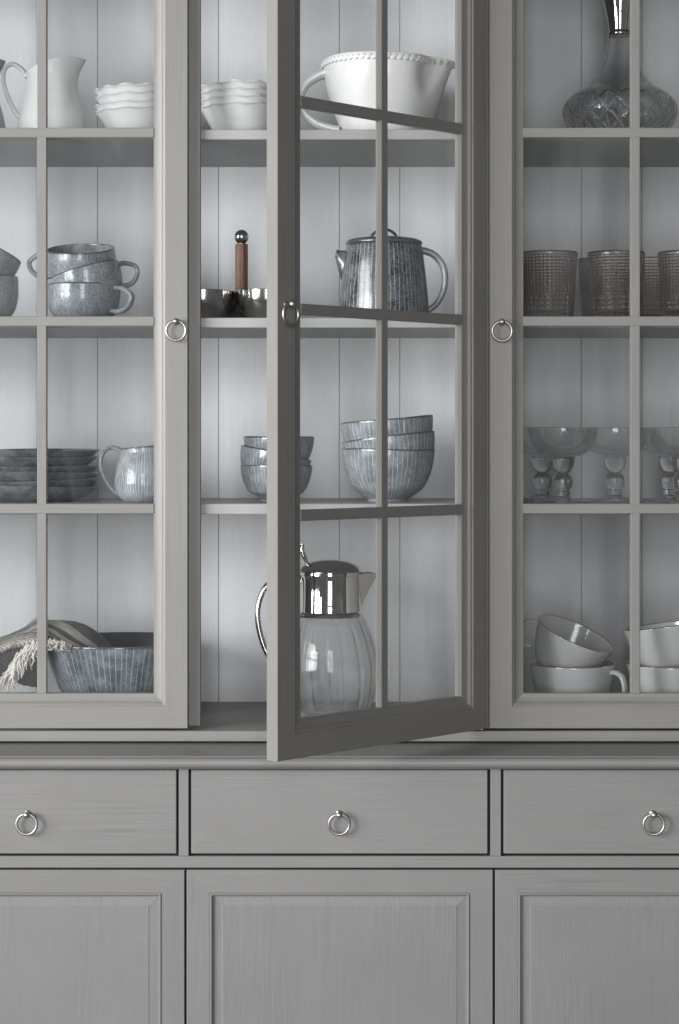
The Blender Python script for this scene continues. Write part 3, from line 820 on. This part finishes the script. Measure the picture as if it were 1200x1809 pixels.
b1 = round_bowl(R, H, 35*k, M['bowl']); b1.location = U(base(686, Y, ZC+0.2)); b1.rotation_euler = (0, 0, 0.4)
tag(b1, 'large striped stoneware bowl at the bottom, standing on the shelf', 'bowl', G)
b2 = b1.copy(); COL.objects.link(b2); rim_place(b2, 686, 771, Y, H, roll=-7.2, yaw=60)
tag(b2, 'large striped stoneware bowl wedged in the middle of its stack', 'bowl', G)
b3 = b1.copy(); COL.objects.link(b3); rim_place(b3, 683, 741.5, Y, H, roll=-5.5, yaw=200)
tag(b3, 'large striped stoneware bowl tilted on top of its stack', 'bowl', G)

# --- tumblers
G = 'smoky brown glass tumblers'
def tumbler(k):
    H = 118*k; outer = [(40*k, 0), (42*k, 2*k), (43.5*k, 14*k), (46*k, 55*k), (48.5*k, 90*k), (50.5*k, H)]
    v, f, u = lathe(vessel(outer, 3.6*k, 10*k), 64)
    return mesh('tumbler', v, f, M['smoke'], None, u, sharp=50)
t0 = tumbler(1.04)
for i, (px, Y, lab) in enumerate(((970, 120, 'smoky brown tumbler standing against the left frame of its door'), (1070, 255, 'smoky brown tumbler in the back row, left of the glazing bar'), (1089, 120, 'smoky brown tumbler in the front row, left of the glazing bar'),
                           (1158, 250, 'smoky brown tumbler in the back row, right of the glazing bar'), (1213, 115, 'smoky brown tumbler cut off by the right photo edge'))):
    o = t0 if i == 0 else t0.copy()
    if i: COL.objects.link(o)
    o.location = U(base(px, Y, ZB_+0.2)); o.rotation_euler = (0, 0, i*1.3)
    tag(o, lab, 'glass', G)

# --- coupes
def coupe(k):
    r = empty('coupe')
    def smooth_lathe(o):
        o = [(p[0]*k, p[1]*k) for p in o]; q = []
        for a, b in zip(o[:-1], o[1:]): q += [a, ((a[0]+b[0])/2, (a[1]+b[1])/2)]
        q.append(o[-1]); return lathe(q, 72)
    v, f, u = smooth_lathe([(0, 0.5), (47, 0.5), (51, 0), (51.5, 1.2), (46, 3), (30, 5.5), (16, 8.5), (11.5, 11), (11.5, 14), (13, 15.2), (13, 19), (11, 20.5), (11, 22.5), (15, 26), (17.6, 33), (17.6, 40), (14.5, 47), (10, 50.4), (9.6, 51.5), (12, 53), (16, 58), (19, 66), (20.5, 75), (21, 78.6), (14, 80), (0, 80.4)])
    mesh('stem', v, f, M['glass'], r, u, sharp=35)
    v, f, u = smooth_lathe([(0, 80.8), (14, 80.6), (22.5, 79.4), (34, 83.5), (45, 90), (52.5, 99), (57.5, 110), (60.6, 121), (61.6, 131), (60.9, 131.8), (60.1, 131), (59.0, 121), (55.8, 110.5), (50.7, 100), (43, 91.8), (32, 86), (12, 83), (0, 82.5)])
    mesh('bowl', v, f, M['thin_glass'], r, u, sharp=35)
    return r
G = 'clear champagne coupes'
c0 = coupe(1.035)
for i, (px, Y, lab) in enumerate(((994.5, 105, 'clear glass coupe in front, nearest the left frame of its door'), (958.5, 225, 'clear glass coupe half hidden behind the front left coupe'), (1086.5, 205, 'clear glass coupe standing just left of the glazing bar'),
                                  (1207, 105, 'clear glass coupe in front, cut off by the right photo edge'), (1182, 225, 'clear glass coupe in the back row right of the glazing bar'))):
    o = c0 if i == 0 else copy_tree(c0)
    o.location = U(base(px, Y, ZC+0.2)); o.rotation_euler = (0, 0, i)
    tag(o, lab, 'glass', G)

# --- gold rimmed cups
G = 'pale grey cups with gold rims'
GH = 104.0
go = [(44, 0), (48, 2), (56, 12), (64, 34), (71, 62), (76, 86), (79, GH)]
def gcup(hand, hs=1.15): return cup(M['pale_china'], H=GH, R=79, hand=hand, gold=True, outer=go, hs=hs, hw=6.5)
Y = 130
a1 = gcup(radians(-32), 0.95); a1.location = U(base(1012, Y, ZD+0.2)); tag(a1, 'pale grey gold rimmed cup under the tilted cup, handle facing front', 'cup', G)
a2 = gcup(radians(180), 0.85); rim_place(a2, 1018, 1119, Y, GH*0.72, roll=22, pitch=12)
a2.scale = (0.95, 0.95, 0.72); tag(a2, 'pale grey gold rimmed cup tipped over to show its inside', 'cup', G)
a3 = gcup(radians(30)); a3.location = U(base(1182, Y, ZD+0.2)); tag(a3, 'lower pale grey gold rimmed cup at the right photo edge', 'cup', G)
a4 = gcup(radians(-72), 0.8); rim_place(a4, 1176, 1104, Y, GH*0.75, roll=-8, pitch=-3); a4.scale = (1, 1, 0.75)
tag(a4, 'upper pale grey gold rimmed cup at the right photo edge', 'cup', G)

# --- carafe
Y = 205; k = k_at(Y)
cf = empty('carafe', base(583, Y, ZD+0.3)); tag(cf, 'clear fluted glass carafe with chrome collar, hinged lid and handle', 'carafe')
outer = [(58*k, 0), (66*k, 2*k), (73*k, 12*k), (81*k, 40*k), (85*k, 76*k), (83*k, 108*k), (75*k, 140*k), (64*k, 165*k), (57*k, 178*k), (56*k, 186*k)]
pr = vessel(outer, 4*k, 9*k, 6)
top = max(range(len(pr)), key=lambda i: pr[i][1])
def dcf(p, a, v):
    if v > 1.0 and p[2] < 178*k:
        t = min(1, p[2]/(30*k))*min(1, (178*k-p[2])/(30*k))
        s = 1 - 0.034*t*(0.5+0.5*cos(16*a+p[2]*0.012/k))**5
        return (p[0]*s, p[1]*s, p[2])
    return p
v, f, u = lathe(pr, 180, dcf); mesh('glass_body', v, f, M['carafe_glass'], cf, u, sharp=60)
zc = 178*k
v, f, u = lathe([(54.5*k, zc-4*k), (59*k, zc-3*k), (60.5*k, zc), (59*k, zc+3*k), (56.5*k, zc+6*k), (55.5*k, zc+20*k), (55*k, zc+60*k), (56*k, zc+70*k), (57.5*k, zc+71*k), (57.5*k, zc+75*k), (54*k, zc+76*k), (52*k, zc+76*k), (52*k, zc), (54.5*k, zc-4*k)], 72)
mesh('collar', v, f, M['chrome'], cf, u, sharp=35)
v, f, u = lathe([(0, zc+75*k), (54*k, zc+75*k), (57*k, zc+77*k), (56*k, zc+80*k), (48*k, zc+87*k), (34*k, zc+93*k), (18*k, zc+96.5*k), (0, zc+97.5*k)], 72)
mesh('lid', v, f, M['chrome'], cf, u, sharp=50)
hp = [(-40*k, 0, zc+86*k), (-43*k, 0, zc+96*k), (-49*k, 0, zc+110*k), (-49*k, 0, zc+124*k)]
v, f, u = tube(hp, 4.6*k, 8*k, 14, taper=lambda t: 0.65+0.5*sin(pi*min(1, t*0.75))*1.0 if t < 0.93 else 0.75); mesh('thumb_lever', v, f, M['chrome'], cf, u)
# V shaped pouring lip
V = []; 
tipx, tipz = 85*k, zc+75*k
st = 8
for i in range(st+1):
    t = i/st
    bxx = 47*k+(tipx-47*k)*(t**0.9); zt = zc+71*k + (tipz-zc-71*k)*t + 3*k*sin(pi*t*1.6)*t
    zb = zc+8*k + (zt-2*k-(zc+8*k))*(t**1.0); hw_ = 26*k*(1-t)**0.8+1.2*k
    xb = 54*k + (tipx-54*k)*(t**1.15)
    V += [(bxx, -hw_, zt), (xb, 0, zb), (bxx, hw_, zt), (bxx-2*k, hw_-2.2*k if hw_ > 3*k else 0.6*k, zt-1), (xb-3*k, 0, zb+4*k if zb+4*k < zt else zt-0.5), (bxx-2*k, -(hw_-2.2*k) if hw_ > 3*k else -0.6*k, zt-1)]
F = []
for i in range(st):
    for j in range(6): F.append([i*6+j, i*6+(j+1) % 6, (i+1)*6+(j+1) % 6, (i+1)*6+j])
F += [[0, 1, 2, 3, 4, 5], [st*6+j for j in range(6)]]
mesh('spout', V, F, M['chrome'], cf, sharp=30)
hp = [(-54*k, 0, zc+52*k), (-80*k, 0, zc+62*k), (-110*k, 0, zc+52*k), (-126*k, 0, zc+18*k), (-126*k, 0, zc-20*k), (-114*k, 0, zc-62*k), (-98*k, 0, zc-86*k), (-84*k, 0, zc-92*k)]
v, f, u = tube(hp, 5.2*k, 6.5*k, 16); mesh('handle', v, f, M['steel'], cf, u)

# --- serving bowl and scarf
Y = 205; k = k_at(Y)
R, H = 142*k, 132*k
outer = [(62*k, 0), (66*k, 2), (84*k, 14*k), (106*k, 46*k), (124*k, 86*k), (R, H)]
v, f, u = lathe(vessel(outer, 4.5*k, 8*k), 120)
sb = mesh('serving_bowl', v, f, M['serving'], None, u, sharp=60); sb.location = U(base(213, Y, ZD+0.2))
tag(sb, 'large slate stoneware bowl with white lines holding a striped scarf', 'bowl')
scf = empty('scarf', base(120, Y, ZD)); tag(scf, 'striped grey and taupe scarf with cream fringe draped over the large bowl', 'scarf')
def loc(px, py, Yp):
    b_ = base(120, 205, -510.0); return (X_at(px, Yp)-b_[0], Yp-b_[1], Z_at(py, Yp)-b_[2])
# heap: ridge path along s, falling away to the front and back across t
ridge = cat([(212, 1154), (198, 1140), (176, 1119), (150, 1103), (120, 1096), (92, 1094), (62, 1094), (44, 1108), (20, 1121), (-10, 1133), (-36, 1160)], 7)
front = cat([(204, 1156), (190, 1156), (170, 1156), (146, 1156), (122, 1156), (100, 1150), (74, 1139), (46, 1142), (18, 1150), (-8, 1166), (-34, 1190)], 7)
ns = len(ridge); nt = 26
V = []; F = []; Uv = []; SV = [[0]*(nt+1) for _ in range(ns)]
for i in range(ns):
    for j in range(nt+1):
        t = j/nt
        # t 0..0.6 front slope, 0.6..1 back slope
        Yf, Yr, Yb_ = 98.0, 205.0, 300.0
        if t <= 0.65:
            q = t/0.65; py = front[i][1] + (ridge[i][1]-front[i][1])*sin(q*pi/2)**0.9; px = front[i][0] + (ridge[i][0]-front[i][0])*q; Yp = Yf+(Yr-Yf)*q
        else:
            q = (t-0.65)/0.35; px = ridge[i][0]; py = ridge[i][1] + 26*q*q; Yp = Yr+(Yb_-Yr)*q
        cc = (py-ridge[i][1])/max(4.0, front[i][1]-ridge[i][1]) if t <= 0.65 else -0.8*(t-0.65)/0.35
        gx = (px-95)/112 if px > 95 else (px-95)/300
        SV[i][j] = min(0.99, max(0.01, (cc-gx+1)/2.2))
        p = Vector(loc(px, py, Yp))
        nn = mnoise.noise(Vector((i*0.16, j*0.11, 1.7)))*6 + mnoise.noise(Vector((i*0.30, j*0.45, 5.0)))*2.5
        fold = 3.0*sin(t*19+i*0.05)*min(1, t*3)*(1-t)
        V.append((p.x, p.y, p.z + (nn + fold)*(0.5 if t < 0.62 else 0.25)))
for i in range(ns-1):
    for j in range(nt):
        a = i*(nt+1)+j; F.append([a, a+1, a+nt+2, a+nt+1])
        uu = [(i_/(ns-1), SV[i_][j_]) for i_, j_ in ((i, j), (i, j+1), (i+1, j+1), (i+1, j))]
        Uv.append(uu)
o = mesh('cloth', V, F, M['scarf'], scf, Uv, sharp=0)
sm = o.modifiers.new('thickness', 'SOLIDIFY'); sm.thickness = 0.0035; sm.offset = -1
# hanging flaps: beige knitted edge and charcoal back layer
def flap(pts_top, pts_bot, Ya, Yb_, mat, nm, amp=3.0):
    T = cat(pts_top, 6); B = cat(pts_bot, 6); n_ = min(len(T), len(B)); V = []; F = []; m_ = 14
    for i in range(n_):
        for j in range(m_+1):
            t = j/m_; px = T[i][0]+(B[i][0]-T[i][0])*t; py = T[i][1]+(B[i][1]-T[i][1])*t
            Yp = Ya+(Yb_-Ya)*(1-(1-t)**2) + amp*sin(i*0.55+t*2)*t - 10*sin(pi*t) + 7*mnoise.noise(Vector((px*0.06, py*0.06, Ya)))
            V.append(loc(px, py + 2.5*mnoise.noise(Vector((px*0.09, t*3, Ya+9))), Yp))
    for i in range(n_-1):
        for j in range(m_):
            a = i*(m_+1)+j; F.append([a, a+1, a+m_+2, a+m_+1])
    o = mesh(nm, V, F, mat, scf, [[(0, 0.5)]*4 for _ in F], sharp=0)
    s_ = o.modifiers.new('thickness', 'SOLIDIFY'); s_.thickness = 0.004; s_.offset = 0
    return o
flap([(86, 1124), (62, 1119), (36, 1123), (10, 1131), (-20, 1144)], [(80, 1140), (56, 1138), (30, 1143), (6, 1150), (-20, 1166)], 112, 84, M['beige_knit'], 'pale_edge', 2)
flap([(36, 1138), (20, 1141), (0, 1148), (-20, 1160)], [(32, 1168), (12, 1188), (-10, 1200), (-30, 1212)], 100, 90, M['knit'], 'hem', 2)
flap([(74, 1148), (62, 1150), (46, 1152), (30, 1158)], [(72, 1212), (60, 1213), (44, 1210), (30, 1205)], 150, 160, M['knit'], 'hem', 2)
# fringe: three knotted bunches of strands along the edge
rnd = random.Random(3)
edge = cat([(121, 1143), (104, 1139), (84, 1137), (64, 1139), (48, 1148), (36, 1160), (27, 1176), (20, 1192)], 6)
tubes = []
for i in range(230):
    e = edge[int(rnd.random()*(len(edge)-1))]; frac = (121-e[0])/100.0
    px, py = e[0]+rnd.uniform(-3, 3), e[1]+rnd.uniform(-8, 5)
    L = rnd.uniform(12, 26) if frac < 0.5 else rnd.uniform(22, 46)
    dirx, diry = (rnd.uniform(-0.9, 0.5), rnd.uniform(0.0, 0.5)) if frac < 0.45 else (rnd.uniform(-0.75, 0.15), rnd.uniform(0.6, 1.0))
    Yp = 78 + rnd.uniform(-8, 8); pts = []
    ph = rnd.uniform(0, 6)
    for s_ in range(5):
        q = s_/4
        yy = py+diry*L*q + 3.0*sin(q*5+ph+1)
        if frac < 0.5: yy = min(yy, 1149)
        pts.append(loc(px+dirx*L*q+3.0*sin(q*4+ph), min(yy, 1252), Yp-3*sin(q*pi)+rnd.uniform(-2, 2)))
    tubes.append(tube(pts, rnd.uniform(1.2, 2.1), None, 5, n=3, taper=lambda t: 1.1-0.5*t))
v, f, u = join(*tubes)
o = mesh('fringe', v, f, M['fringe'], scf, u); o['kind'] = 'stuff'
